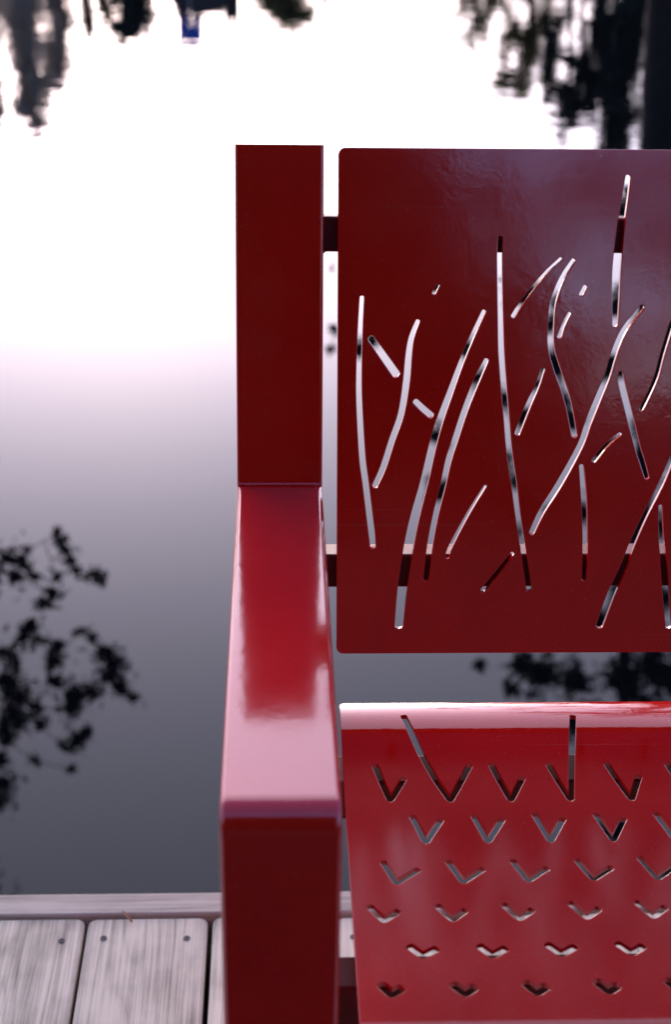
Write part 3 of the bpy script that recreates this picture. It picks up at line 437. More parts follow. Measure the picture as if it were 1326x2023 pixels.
# ---------------------------------------------------------------- the bench
TR = json.loads(r'''{"slots":[[[0.06145,0.14348],[0.06118,0.13827],[0.06087,0.13219],[0.06057,0.12597],[0.0603,0.1194],[0.06006,0.11224],[0.05984,0.10465],[0.05967,0.09705],[0.05956,0.08989],[0.05949,0.08376],[0.05946,0.07825],[0.05953,0.07234],[0.05976,0.06501],[0.06023,0.05518],[0.06088,0.04364],[0.06161,0.03215],[0.06234,0.0225],[0.06306,0.01554],[0.0638,0.01024],[0.06455,0.0056],[0.0653,0.0005],[0.06609,-0.00552],[0.0669,-0.01186],[0.0677,-0.01803],[0.06842,-0.02359],[0.06904,-0.02842],[0.06961,-0.03273],[0.07012,-0.03662],[0.07059,-0.04018],[0.07102,-0.04329],[0.07139,-0.04597],[0.07175,-0.04848],[0.07199,-0.04988],[0.07244,-0.05078],[0.07412,-0.05133],[0.07565,-0.0505],[0.07592,-0.04953],[0.07588,-0.04812],[0.07575,-0.04558],[0.07558,-0.04284],[0.07528,-0.03966],[0.07485,-0.03605],[0.07433,-0.03214],[0.07373,-0.02783],[0.07308,-0.02302],[0.07236,-0.01746],[0.07156,-0.01129],[0.07074,-0.00495],[0.06994,0.00111],[0.06918,0.00628],[0.06844,0.01091],[0.06772,0.01607],[0.06698,0.02288],[0.06618,0.03244],[0.06534,0.04389],[0.06457,0.05539],[0.06399,0.06517],[0.06366,0.07243],[0.06349,0.07826],[0.06342,0.08372],[0.06339,0.08983],[0.0634,0.09697],[0.06347,0.10454],[0.06359,0.11212],[0.06372,0.11927],[0.06389,0.12582],[0.06409,0.13203],[0.06431,0.13811],[0.06448,0.14333],[0.06424,0.14403],[0.06302,0.14461],[0.06176,0.14416]],[[0.06826,0.11158],[0.06988,0.10916],[0.07228,0.10563],[0.07473,0.10205],[0.07728,0.09835],[0.07999,0.09448],[0.0828,0.09051],[0.08566,0.08647],[0.08748,0.08388],[0.08869,0.0831],[0.09117,0.08367],[0.09249,0.08585],[0.09213,0.08723],[0.09023,0.08978],[0.08731,0.09375],[0.08442,0.09767],[0.08161,0.10145],[0.07893,0.10505],[0.07632,0.10851],[0.07375,0.11192],[0.07197,0.11422],[0.07102,0.11484],[0.06905,0.1144],[0.06798,0.11268]],[[0.10394,0.12643],[0.10293,0.1241],[0.10153,0.12092],[0.1002,0.11764],[0.09907,0.11424],[0.09824,0.11088],[0.09763,0.10757],[0.09715,0.10409],[0.09668,0.10018],[0.09629,0.09576],[0.09598,0.09098],[0.09566,0.08593],[0.09518,0.08057],[0.09456,0.07465],[0.09384,0.06825],[0.09298,0.06184],[0.0919,0.05594],[0.09052,0.05071],[0.08887,0.04581],[0.0871,0.04093],[0.08537,0.03583],[0.08374,0.03038],[0.08214,0.02482],[0.08055,0.01943],[0.07896,0.01451],[0.07736,0.01021],[0.07574,0.00628],[0.07408,0.00246],[0.07294,-0.00028],[0.0729,-0.00136],[0.07421,-0.0028],[0.07611,-0.00288],[0.07687,-0.00213],[0.0781,0.00054],[0.07986,0.00434],[0.08163,0.00836],[0.08337,0.01284],[0.08504,0.01793],[0.08664,0.0234],[0.08822,0.02896],[0.0898,0.03431],[0.09148,0.03929],[0.09324,0.04418],[0.09494,0.04928],[0.09642,0.05482],[0.09763,0.06097],[0.09864,0.06751],[0.09948,0.074],[0.10015,0.07999],[0.10061,0.08548],[0.10085,0.09064],[0.10102,0.09539],[0.10127,0.09972],[0.10155,0.10356],[0.10183,0.10695],[0.1022,0.11009],[0.10277,0.11323],[0.10364,0.11643],[0.10473,0.11963],[0.10594,0.12286],[0.10678,0.12528],[0.10678,0.12603],[0.1058,0.12698],[0.10445,0.12697]],[[0.1034,0.0631],[0.10408,0.06239],[0.10569,0.06079],[0.10734,0.05917],[0.10909,0.05755],[0.11093,0.05595],[0.11283,0.05437],[0.11475,0.0528],[0.11555,0.05215],[0.11664,0.05178],[0.11845,0.05275],[0.11901,0.05474],[0.11844,0.05576],[0.11764,0.05643],[0.11574,0.05799],[0.11388,0.05954],[0.11209,0.06106],[0.11038,0.06256],[0.1087,0.06406],[0.10702,0.06557],[0.10626,0.06621],[0.10529,0.0666],[0.10358,0.06583],[0.10294,0.06406]],[[0.11898,0.15311],[0.11738,0.15018],[0.11584,0.14734],[0.11578,0.14669],[0.11656,0.1458],[0.11774,0.1457],[0.11822,0.14612],[0.1196,0.14905],[0.12102,0.15207],[0.12107,0.15262],[0.1204,0.15339],[0.11939,0.15348]],[[0.1537,0.1339],[0.15191,0.12994],[0.14973,0.12516],[0.14756,0.12034],[0.14544,0.11549],[0.1434,0.11067],[0.14141,0.10586],[0.13943,0.10094],[0.13743,0.09579],[0.13539,0.09029],[0.13332,0.08455],[0.13127,0.07875],[0.12926,0.07308],[0.12724,0.06752],[0.12521,0.06198],[0.12326,0.05651],[0.12149,0.05118],[0.11999,0.0463],[0.11871,0.04174],[0.11747,0.03695],[0.11611,0.03133],[0.11459,0.02446],[0.11299,0.01674],[0.11136,0.00884],[0.10972,0.00143],[0.10802,-0.00535],[0.10626,-0.0119],[0.10454,-0.01834],[0.10297,-0.02474],[0.10162,-0.03086],[0.10041,-0.0367],[0.0993,-0.04276],[0.0982,-0.04948],[0.09707,-0.05714],[0.09596,-0.06546],[0.09493,-0.07407],[0.09405,-0.0826],[0.09339,-0.09098],[0.09289,-0.09935],[0.09246,-0.10772],[0.09213,-0.11409],[0.0926,-0.11568],[0.09514,-0.11708],[0.09784,-0.1162],[0.09852,-0.11472],[0.09905,-0.10835],[0.09968,-0.10001],[0.10037,-0.09175],[0.10118,-0.08354],[0.10217,-0.07516],[0.1033,-0.06667],[0.10448,-0.05844],[0.10562,-0.05087],[0.10666,-0.04424],[0.10766,-0.03829],[0.1087,-0.03253],[0.10988,-0.0265],[0.11124,-0.02018],[0.11273,-0.01375],[0.11428,-0.00709],[0.11583,-0.00013],[0.11736,0.00742],[0.1189,0.01538],[0.1204,0.02308],[0.12181,0.0299],[0.12305,0.03545],[0.12418,0.04016],[0.12534,0.04463],[0.12668,0.04945],[0.12826,0.05474],[0.13,0.06022],[0.13182,0.06582],[0.13365,0.07147],[0.13547,0.07724],[0.13732,0.0831],[0.13918,0.08888],[0.14105,0.09439],[0.14291,0.09954],[0.14478,0.10445],[0.14668,0.10926],[0.14863,0.11409],[0.15064,0.11895],[0.15271,0.12379],[0.1548,0.12862],[0.15651,0.13262],[0.15653,0.13336],[0.15559,0.13436],[0.15424,0.13441]],[[0.15655,0.09722],[0.15522,0.09463],[0.15347,0.09119],[0.15167,0.08751],[0.14979,0.08326],[0.14777,0.07828],[0.14564,0.07277],[0.1435,0.06696],[0.14146,0.06109],[0.13949,0.05501],[0.13758,0.04867],[0.13577,0.0425],[0.13413,0.03689],[0.13269,0.03213],[0.1314,0.02791],[0.13022,0.02378],[0.1291,0.01933],[0.12812,0.01453],[0.12728,0.00964],[0.12645,0.00459],[0.12547,-0.00074],[0.12424,-0.00648],[0.12284,-0.0126],[0.12143,-0.0189],[0.12016,-0.02516],[0.11906,-0.03129],[0.11806,-0.03738],[0.11714,-0.04354],[0.11632,-0.04987],[0.11561,-0.05644],[0.11501,-0.06315],[0.11446,-0.06992],[0.114,-0.07544],[0.11427,-0.07643],[0.11583,-0.07734],[0.11752,-0.07684],[0.11796,-0.07595],[0.11853,-0.07043],[0.11919,-0.06368],[0.11987,-0.05703],[0.12064,-0.05055],[0.12148,-0.0443],[0.12237,-0.0382],[0.12334,-0.03217],[0.12441,-0.02613],[0.12565,-0.01995],[0.12703,-0.0137],[0.12842,-0.00756],[0.12969,-0.00175],[0.13077,0.00365],[0.13171,0.0087],[0.13264,0.01349],[0.13366,0.01811],[0.13476,0.0224],[0.13591,0.02643],[0.13718,0.03062],[0.13861,0.03542],[0.14025,0.04104],[0.14205,0.0472],[0.14394,0.05348],[0.14587,0.05948],[0.1479,0.06525],[0.15005,0.07097],[0.15216,0.07644],[0.15409,0.0814],[0.15575,0.08566],[0.15724,0.08941],[0.15867,0.09298],[0.15972,0.09572],[0.15976,0.09657],[0.1587,0.09772],[0.15716,0.0978]],[[0.15958,-0.00083],[0.15707,-0.00499],[0.15423,-0.00967],[0.15143,-0.01435],[0.14874,-0.019],[0.14616,-0.02369],[0.14365,-0.02841],[0.14128,-0.03299],[0.13911,-0.03727],[0.13711,-0.04129],[0.13524,-0.04513],[0.13362,-0.04863],[0.13233,-0.05166],[0.13153,-0.05405],[0.13113,-0.05589],[0.13092,-0.05737],[0.13082,-0.05795],[0.13097,-0.05875],[0.13215,-0.05958],[0.13353,-0.05932],[0.13394,-0.05865],[0.13406,-0.05801],[0.13427,-0.05659],[0.1346,-0.05506],[0.13529,-0.05293],[0.13645,-0.05],[0.13795,-0.04652],[0.1397,-0.04267],[0.1416,-0.03861],[0.14366,-0.0343],[0.14593,-0.02969],[0.14834,-0.02495],[0.15081,-0.02024],[0.15339,-0.01557],[0.15609,-0.01086],[0.15885,-0.00612],[0.16128,-0.00191],[0.16135,-0.00143],[0.16083,-0.0007],[0.15997,-0.00054]],[[0.1641,0.18804],[0.164,0.18608],[0.16386,0.18339],[0.16377,0.18032],[0.16378,0.17638],[0.16394,0.17132],[0.1642,0.16546],[0.1645,0.15913],[0.16481,0.15272],[0.16511,0.14606],[0.16543,0.13904],[0.16576,0.13208],[0.16607,0.12557],[0.16632,0.11986],[0.16653,0.11464],[0.1668,0.10938],[0.1672,0.10359],[0.16781,0.09692],[0.16857,0.08973],[0.16937,0.08253],[0.17012,0.07583],[0.1708,0.06993],[0.17145,0.06451],[0.17211,0.05916],[0.1728,0.05344],[0.1735,0.0472],[0.1742,0.04065],[0.17497,0.03394],[0.17587,0.02721],[0.17695,0.02044],[0.17818,0.01359],[0.17943,0.00684],[0.18059,0.00031],[0.18162,-0.00586],[0.18257,-0.01182],[0.18354,-0.01779],[0.18459,-0.02399],[0.18573,-0.03031],[0.18693,-0.03667],[0.18819,-0.04336],[0.18955,-0.05068],[0.19103,-0.05891],[0.19262,-0.06784],[0.19426,-0.07707],[0.19566,-0.08496],[0.19619,-0.08585],[0.19793,-0.08632],[0.19942,-0.08538],[0.1996,-0.08438],[0.19819,-0.07649],[0.19655,-0.06726],[0.19495,-0.05833],[0.19346,-0.05008],[0.19208,-0.04274],[0.1908,-0.03605],[0.1896,-0.02972],[0.18849,-0.02344],[0.18752,-0.01728],[0.18667,-0.01133],[0.18582,-0.00534],[0.18486,0.0009],[0.18371,0.00748],[0.18245,0.01425],[0.18121,0.02104],[0.18012,0.02771],[0.17923,0.03433],[0.17846,0.04099],[0.17775,0.04753],[0.17705,0.0538],[0.17635,0.05954],[0.17569,0.06489],[0.17503,0.07029],[0.17435,0.07617],[0.1736,0.08286],[0.17281,0.09005],[0.17206,0.09721],[0.17142,0.10382],[0.17095,0.10954],[0.17058,0.11474],[0.17026,0.11994],[0.1699,0.12566],[0.16947,0.13217],[0.16903,0.13913],[0.16861,0.14613],[0.16823,0.15278],[0.1679,0.1592],[0.16761,0.16551],[0.16737,0.17135],[0.16719,0.17636],[0.16711,0.18022],[0.1671,0.18323],[0.16713,0.18592],[0.16712,0.1879],[0.16686,0.18859],[0.16563,0.18915],[0.16438,0.18871]],[[0.21078,0.17355],[0.20857,0.17147],[0.20577,0.16889],[0.20297,0.16623],[0.20019,0.16337],[0.19744,0.16024],[0.19471,0.15692],[0.19208,0.15359],[0.1896,0.15043],[0.18726,0.14744],[0.18503,0.14454],[0.18295,0.14174],[0.18105,0.13906],[0.17941,0.13655],[0.178,0.13422],[0.1767,0.13198],[0.17586,0.1306],[0.17575,0.12977],[0.1767,0.12855],[0.17822,0.12833],[0.17887,0.12885],[0.17964,0.13029],[0.18084,0.13257],[0.18212,0.13488],[0.18362,0.13734],[0.18539,0.14001],[0.18737,0.14282],[0.1895,0.14576],[0.19176,0.14879],[0.19414,0.15202],[0.19666,0.15541],[0.19926,0.15874],[0.20191,0.16182],[0.20463,0.16457],[0.20745,0.16711],[0.21033,0.16959],[0.21263,0.1716],[0.2129,0.17217],[0.21247,0.17327],[0.21139,0.17377]],[[0.21985,0.17246],[0.2181,0.16984],[0.21581,0.1665],[0.21358,0.16298],[0.21153,0.15917],[0.20969,0.15501],[0.208,0.15059],[0.20654,0.14604],[0.20539,0.1415],[0.20465,0.137],[0.20425,0.13253],[0.20408,0.1281],[0.20402,0.12371],[0.20399,0.1193],[0.20407,0.11481],[0.20438,0.11026],[0.20503,0.10565],[0.20606,0.10117],[0.20739,0.09682],[0.20894,0.09239],[0.21069,0.08754],[0.21276,0.08217],[0.21513,0.07645],[0.21751,0.0705],[0.21964,0.06433],[0.22146,0.0578],[0.22312,0.05086],[0.22472,0.04372],[0.22607,0.03789],[0.22667,0.03697],[0.22856,0.03656],[0.23011,0.03761],[0.23027,0.03866],[0.22901,0.04449],[0.2275,0.05167],[0.2259,0.05874],[0.22411,0.06552],[0.222,0.07196],[0.21968,0.0781],[0.2174,0.08383],[0.21539,0.08914],[0.21361,0.09392],[0.21197,0.09823],[0.2106,0.10227],[0.20957,0.10634],[0.20896,0.11056],[0.20869,0.11482],[0.20862,0.11915],[0.20863,0.12351],[0.20862,0.12786],[0.20868,0.13214],[0.20894,0.13636],[0.20952,0.14055],[0.21051,0.14483],[0.21183,0.14919],[0.21337,0.15347],[0.21501,0.15749],[0.21679,0.16117],[0.21878,0.16464],[0.22087,0.16808],[0.22247,0.17083],[0.22259,0.17155],[0.22178,0.17265],[0.22045,0.17289]],[[0.22954,0.1528],[0.2281,0.14983],[0.22666,0.14685],[0.22661,0.1461],[0.22753,0.14507],[0.22889,0.14496],[0.22944,0.14545],[0.23088,0.14843],[0.23231,0.15141],[0.23236,0.15215],[0.23144,0.15318],[0.23009,0.15329]],[[0.21905,0.13275],[0.21816,0.13112],[0.21694,0.12889],[0.21574,0.12659],[0.21463,0.12417],[0.21365,0.12162],[0.21278,0.11901],[0.21196,0.11641],[0.21141,0.11482],[0.2115,0.11397],[0.21271,0.11298],[0.21423,0.11311],[0.21475,0.11376],[0.21511,0.11543],[0.21573,0.11809],[0.21638,0.12066],[0.21714,0.12312],[0.21808,0.12544],[0.21915,0.12771],[0.2203,0.12996],[0.22111,0.13165],[0.22116,0.13221],[0.22049,0.133],[0.21947,0.13311]],[[0.20007,0.09016],[0.19923,0.08743],[0.19817,0.08382],[0.19705,0.08024],[0.1958,0.0767],[0.19438,0.07336],[0.19282,0.07011],[0.19113,0.06654],[0.18935,0.06232],[0.18746,0.05722],[0.18546,0.05152],[0.18342,0.04556],[0.18183,0.04094],[0.18187,0.03987],[0.1833,0.03854],[0.1852,0.03858],[0.18589,0.03937],[0.1875,0.04399],[0.18956,0.04994],[0.19154,0.05561],[0.19335,0.06064],[0.19494,0.06481],[0.19641,0.0684],[0.19778,0.07182],[0.19909,0.07539],[0.20026,0.07911],[0.20131,0.0828],[0.20229,0.08645],[0.20304,0.0892],[0.20297,0.08996],[0.20189,0.09085],[0.20053,0.09075]],[[0.25724,0.23314],[0.25689,0.23025],[0.25647,0.22639],[0.25604,0.2225],[0.25557,0.21853],[0.25504,0.21448],[0.25447,0.21034],[0.25389,0.20607],[0.25338,0.20163],[0.25293,0.19695],[0.25253,0.19209],[0.25216,0.1872],[0.25184,0.18242],[0.25154,0.17789],[0.25125,0.17345],[0.25104,0.16891],[0.25097,0.16407],[0.25108,0.1588],[0.25133,0.15326],[0.25164,0.14769],[0.25195,0.14232],[0.25224,0.13721],[0.25255,0.13222],[0.25287,0.12728],[0.25316,0.12344],[0.25353,0.12255],[0.25513,0.12186],[0.25669,0.12247],[0.25702,0.12334],[0.25713,0.12717],[0.25722,0.1321],[0.25729,0.13709],[0.25732,0.14222],[0.25728,0.14761],[0.25719,0.15317],[0.25711,0.15864],[0.25708,0.16379],[0.25714,0.16849],[0.25725,0.17294],[0.2574,0.17734],[0.25755,0.18189],[0.2577,0.18667],[0.25786,0.19155],[0.25805,0.19639],[0.25829,0.20101],[0.25861,0.2054],[0.25898,0.20966],[0.25937,0.21383],[0.25971,0.21795],[0.25999,0.22199],[0.26023,0.22593],[0.26046,0.22981],[0.26062,0.23272],[0.26037,0.23351],[0.25904,0.23424],[0.25761,0.23385]],[[0.2736,0.13822],[0.27095,0.13493],[0.26758,0.13078],[0.26436,0.12667],[0.26162,0.12275],[0.2595,0.11912],[0.25787,0.11574],[0.25654,0.11249],[0.25531,0.10921],[0.25417,0.10577],[0.2532,0.1023],[0.25235,0.09893],[0.25154,0.09575],[0.25087,0.09296],[0.25035,0.09049],[0.24975,0.08794],[0.24882,0.08476],[0.24735,0.0806],[0.24552,0.07576],[0.24358,0.07071],[0.2418,0.06592],[0.24023,0.06158],[0.23874,0.05741],[0.23731,0.05326],[0.23587,0.04893],[0.23468,0.04462],[0.23368,0.04047],[0.23246,0.03607],[0.23054,0.03087],[0.22754,0.02431],[0.22378,0.01676],[0.21977,0.00906],[0.21605,0.00204],[0.21264,-0.00409],[0.20928,-0.00981],[0.20609,-0.01525],[0.20325,-0.02051],[0.20094,-0.02546],[0.19907,-0.03003],[0.19739,-0.03439],[0.19613,-0.0376],[0.19611,-0.0387],[0.19748,-0.04017],[0.19942,-0.04025],[0.20017,-0.03949],[0.20152,-0.0363],[0.20329,-0.03199],[0.20519,-0.02761],[0.20748,-0.02293],[0.21031,-0.01791],[0.21356,-0.01261],[0.21706,-0.00688],[0.22057,-0.00064],[0.22428,0.00651],[0.22819,0.01435],[0.23187,0.02206],[0.23489,0.02884],[0.23698,0.03433],[0.23839,0.03895],[0.2395,0.04308],[0.24073,0.04718],[0.24216,0.05138],[0.24359,0.05549],[0.24505,0.05964],[0.24658,0.06399],[0.24827,0.06878],[0.2501,0.07388],[0.25184,0.07883],[0.25327,0.08315],[0.25424,0.08654],[0.25488,0.08927],[0.25541,0.09172],[0.25606,0.09443],[0.25687,0.09759],[0.25772,0.1009],[0.25865,0.10423],[0.25971,0.10752],[0.26084,0.11071],[0.26202,0.11382],[0.26343,0.11699],[0.26527,0.12041],[0.26773,0.12423],[0.27071,0.12837],[0.27391,0.13264],[0.27641,0.13607],[0.27662,0.13687],[0.27582,0.13821],[0.27432,0.13864]],[[0.25959,0.0868],[0.25949,0.08593],[0.25943,0.08415],[0.25958,0.08184],[0.2602,0.07853],[0.26139,0.07403],[0.26298,0.06867],[0.26484,0.06274],[0.26679,0.05652],[0.269,0.04946],[0.2715,0.0416],[0.27392,0.0341],[0.27589,0.0281],[0.27718,0.02434],[0.27804,0.02207],[0.27874,0.02035],[0.27963,0.01805],[0.28084,0.01481],[0.28218,0.01121],[0.28358,0.00746],[0.2846,0.00481],[0.28518,0.00411],[0.28676,0.00393],[0.28793,0.00493],[0.28796,0.00582],[0.28714,0.00853],[0.28596,0.01234],[0.28479,0.01601],[0.28369,0.01935],[0.28279,0.02179],[0.28205,0.02352],[0.28122,0.0256],[0.28,0.02924],[0.2782,0.03522],[0.276,0.04276],[0.27372,0.05067],[0.27165,0.05776],[0.26977,0.06402],[0.26797,0.06995],[0.26637,0.07524],[0.2651,0.07955],[0.26427,0.08253],[0.26377,0.08448],[0.26339,0.08616],[0.26306,0.08706],[0.26265,0.08784],[0.26115,0.08833],[0.2598,0.08763]],[[0.26242,0.04071],[0.26037,0.03898],[0.25768,0.03676],[0.25498,0.0344],[0.25229,0.03177],[0.24967,0.02878],[0.24711,0.02556],[0.2446,0.02228],[0.24271,0.01988],[0.24248,0.01904],[0.24329,0.01763],[0.24482,0.01717],[0.24556,0.0176],[0.24737,0.02007],[0.2498,0.02341],[0.25222,0.02662],[0.25465,0.02954],[0.25713,0.03211],[0.25968,0.03447],[0.26228,0.03676],[0.26428,0.03858],[0.26458,0.03918],[0.26416,0.04035],[0.26305,0.04092]],[[0.30045,0.14465],[0.3,0.14161],[0.29943,0.1376],[0.29886,0.13378],[0.29826,0.13045],[0.29769,0.12803],[0.29712,0.1262],[0.29644,0.12412],[0.29559,0.12111],[0.29448,0.11679],[0.29318,0.11161],[0.29185,0.1062],[0.29066,0.10118],[0.28973,0.09672],[0.28895,0.09253],[0.28817,0.08853],[0.28721,0.0846],[0.28597,0.08055],[0.28455,0.07645],[0.28307,0.07253],[0.28167,0.06901],[0.28038,0.06608],[0.27914,0.06359],[0.27791,0.06123],[0.2771,0.05971],[0.27705,0.05885],[0.2781,0.05763],[0.27966,0.05747],[0.28029,0.05803],[0.28098,0.05959],[0.28211,0.06202],[0.28329,0.06464],[0.28457,0.06767],[0.28603,0.07121],[0.28764,0.07514],[0.28922,0.07929],[0.29059,0.08347],[0.29162,0.08759],[0.29242,0.09169],[0.29318,0.09587],[0.29408,0.10024],[0.29525,0.10521],[0.29657,0.1106],[0.29787,0.11577],[0.29896,0.12005],[0.29979,0.12295],[0.30047,0.12498],[0.30109,0.12698],[0.30168,0.12962],[0.30223,0.1331],[0.30271,0.13699],[0.30316,0.14104],[0.30351,0.14409],[0.30332,0.14482],[0.30214,0.14556],[0.30082,0.14528]],[[0.23283,0.01429],[0.23339,0.00913],[0.23409,0.0029],[0.23478,-0.00337],[0.23545,-0.00971],[0.23612,-0.01639],[0.23678,-0.02329],[0.23739,-0.03001],[0.23789,-0.03609],[0.23822,-0.04118],[0.23845,-0.04557],[0.23861,-0.04983],[0.23876,-0.05455],[0.23891,-0.0599],[0.23903,-0.06559],[0.23913,-0.07144],[0.23924,-0.07625],[0.23953,-0.07702],[0.24085,-0.07766],[0.24216,-0.07716],[0.24245,-0.07642],[0.24256,-0.07163],[0.24268,-0.06579],[0.24277,-0.06007],[0.24276,-0.05467],[0.24265,-0.0499],[0.24246,-0.04558],[0.24219,-0.04113],[0.24186,-0.03601],[0.24146,-0.02989],[0.24099,-0.02314],[0.24043,-0.01619],[0.23978,-0.00945],[0.23899,-0.00305],[0.23808,0.00324],[0.23713,0.00945],[0.23635,0.01459],[0.23592,0.01539],[0.2344,0.01587],[0.23304,0.01514]],[[0.1825,-0.05464],[0.17103,-0.06972],[0.15957,-0.08478],[0.15936,-0.08556],[0.16007,-0.08686],[0.16145,-0.08729],[0.16212,-0.08689],[0.17342,-0.07168],[0.18472,-0.05645],[0.18491,-0.05578],[0.18428,-0.05465],[0.18308,-0.05429]],[[0.31202,0.04249],[0.31102,0.04052],[0.30954,0.03761],[0.30809,0.03463],[0.3067,0.03152],[0.30547,0.02835],[0.30435,0.02516],[0.30322,0.02185],[0.30196,0.01827],[0.30061,0.01453],[0.29921,0.01065],[0.29762,0.0064],[0.29568,0.00147],[0.29319,-0.00452],[0.29028,-0.01137],[0.28727,-0.01842],[0.28448,-0.02501],[0.28194,-0.03106],[0.2795,-0.03688],[0.27724,-0.0424],[0.27524,-0.04754],[0.2737,-0.05201],[0.27255,-0.05588],[0.27142,-0.05965],[0.26995,-0.06395],[0.26794,-0.06893],[0.2656,-0.07437],[0.26312,-0.08027],[0.26073,-0.08661],[0.25851,-0.09347],[0.25635,-0.10079],[0.25421,-0.10828],[0.25256,-0.11402],[0.25267,-0.11548],[0.25461,-0.11726],[0.25711,-0.11715],[0.25798,-0.11606],[0.25976,-0.11035],[0.26202,-0.10291],[0.26426,-0.09571],[0.26644,-0.089],[0.26864,-0.08279],[0.27086,-0.07688],[0.27299,-0.07129],[0.27487,-0.06605],[0.27629,-0.0615],[0.27736,-0.0576],[0.27841,-0.0538],[0.27977,-0.04944],[0.28154,-0.04432],[0.28354,-0.03874],[0.28576,-0.03286],[0.28816,-0.02679],[0.29096,-0.02025],[0.29409,-0.01328],[0.29715,-0.00647],[0.29973,-0.00042],[0.30166,0.00464],[0.30316,0.00902],[0.30444,0.01296],[0.3057,0.01673],[0.30695,0.02033],[0.30809,0.02364],[0.3092,0.02675],[0.31037,0.02981],[0.31163,0.03284],[0.31296,0.0358],[0.31433,0.03875],[0.31524,0.04079],[0.31529,0.04166],[0.31422,0.04289],[0.31265,0.04306]],[[0.29668,-0.01774],[0.29697,-0.0227],[0.29733,-0.02871],[0.29772,-0.03466],[0.29818,-0.0404],[0.29872,-0.04567],[0.29931,-0.05061],[0.29996,-0.05562],[0.30067,-0.06114],[0.30143,-0.06738],[0.30226,-0.07409],[0.30315,-0.08108],[0.30411,-0.08817],[0.30514,-0.09535],[0.30625,-0.10271],[0.30739,-0.11016],[0.30831,-0.11607],[0.30891,-0.11719],[0.31101,-0.11789],[0.31286,-0.11685],[0.31313,-0.11566],[0.31233,-0.10973],[0.31132,-0.10227],[0.31031,-0.09491],[0.30931,-0.08775],[0.30832,-0.08069],[0.30733,-0.07371],[0.30637,-0.06701],[0.30544,-0.06075],[0.30455,-0.05521],[0.3037,-0.05022],[0.3029,-0.04536],[0.30215,-0.0402],[0.3015,-0.03455],[0.30091,-0.02865],[0.30035,-0.02265],[0.29986,-0.01768],[0.29951,-0.01694],[0.29816,-0.01641],[0.29691,-0.01699]]],"V":[[[[0.07421,0.07986],[0.08343,0.12388],[0.09589,0.09501]],[[0.09988,0.0234],[0.11079,0.06861],[0.11997,0.09821],[0.12831,0.1245],[0.14745,0.08068]],[[0.16406,0.0803],[0.17393,0.12452],[0.18626,0.09552]],[[0.2084,0.07988],[0.21878,0.12454],[0.23644,0.02503]],[[0.25359,0.07982],[0.26486,0.12456],[0.27607,0.09473]]],[[[0.09839,0.13963],[0.10586,0.17283],[0.11919,0.14407]],[[0.14375,0.13969],[0.15072,0.17237],[0.16445,0.14413]],[[0.1889,0.13855],[0.19596,0.17249],[0.20932,0.14418]],[[0.23414,0.13889],[0.24151,0.17203],[0.25417,0.14483]]],[[[0.07341,0.19069],[0.08173,0.21661],[0.09851,0.19964]],[[0.11961,0.19086],[0.12792,0.21629],[0.14392,0.19981]],[[0.16512,0.19063],[0.17342,0.21542],[0.18915,0.19965]],[[0.21072,0.19056],[0.21922,0.21455],[0.23469,0.19949]]],[[[0.06106,0.23765],[0.07053,0.25556],[0.08125,0.24285]],[[0.10687,0.2376],[0.11653,0.2552],[0.12674,0.2428]],[[0.15231,0.23733],[0.16167,0.25497],[0.17197,0.24306]],[[0.19752,0.23621],[0.2072,0.25449],[0.21766,0.24249]],[[0.24301,0.23588],[0.25233,0.25425],[0.26288,0.24181]]],[[[0.08456,0.27723],[0.09332,0.29066],[0.10362,0.28025]],[[0.13046,0.27781],[0.13871,0.29102],[0.14896,0.28058]],[[0.17532,0.27715],[0.18375,0.2904],[0.19467,0.27995]],[[0.22152,0.277],[0.22993,0.29024],[0.23951,0.28017]]],[[[0.06403,0.3126],[0.07086,0.32637],[0.07843,0.31609]],[[0.10955,0.31347],[0.11722,0.32636],[0.12449,0.31605]],[[0.1554,0.31272],[0.16237,0.32615],[0.17,0.31645]],[[0.20108,0.31219],[0.20787,0.32584],[0.21538,0.31657]]]]}''')
bench = empty('bench', (.57, .85, 0)); tag(bench, 'glossy dark red metal bench with grass and bird shaped cut-outs', 'bench')
BO = Vector((.57, .85, 0))
def part(name, me, parent=None, label=None):
    me.materials.clear(); me.materials.append(RED)
    o = bpy.data.objects.new(name, me); col.objects.link(o); o.parent = parent or bench
    if parent is None: o.location = -BO
    if label: o['label'] = label
    return o
REC = R(12); PU = Vector((0, math.sin(REC), math.cos(REC))); PN = Vector((0, math.cos(REC), -math.sin(REC))); P0 = Vector((0, 1.057, .626))
SH = .2706; NREP = 4; XR = .0450+SH*NREP
def rounded(x0, x1, y0, y1, r, n=7):
    P = []
    for cx, cy, a0 in ((x1-r, y1-r, 0), (x0+r, y1-r, 90), (x0+r, y0+r, 180), (x1-r, y0+r, 270)):
        for k in range(n+1): a = R(a0+90*k/n); P.append((cx+r*math.cos(a), cy+r*math.sin(a)))
    return P
def plate(outline, holes, th, bev):
    cu = bpy.data.curves.new('plate', 'CURVE'); cu.dimensions = '2D'; cu.fill_mode = 'BOTH'
    cu.extrude = th/2-bev; cu.bevel_depth = bev; cu.bevel_resolution = 1; cu.offset = -bev
    for P in [outline]+holes:
        s = cu.splines.new('POLY'); s.points.add(len(P)-1)
        for q, p in zip(s.points, P): q.co = (p[0], p[1], 0, 1)
        s.use_cyclic_u = True
    o = bpy.data.objects.new('tmp', cu); col.objects.link(o)
    dg = bpy.context.evaluated_depsgraph_get(); me = bpy.data.meshes.new_from_object(o.evaluated_get(dg))
    bpy.data.objects.remove(o); bpy.data.curves.remove(cu); me.materials.clear()
    bm = bmesh.new(); bm.from_mesh(me); bmesh.ops.remove_doubles(bm, verts=bm.verts[:], dist=1e-6); bmesh.ops.recalc_face_normals(bm, faces=bm.faces[:]); bm.to_mesh(me); bm.free()
    return me
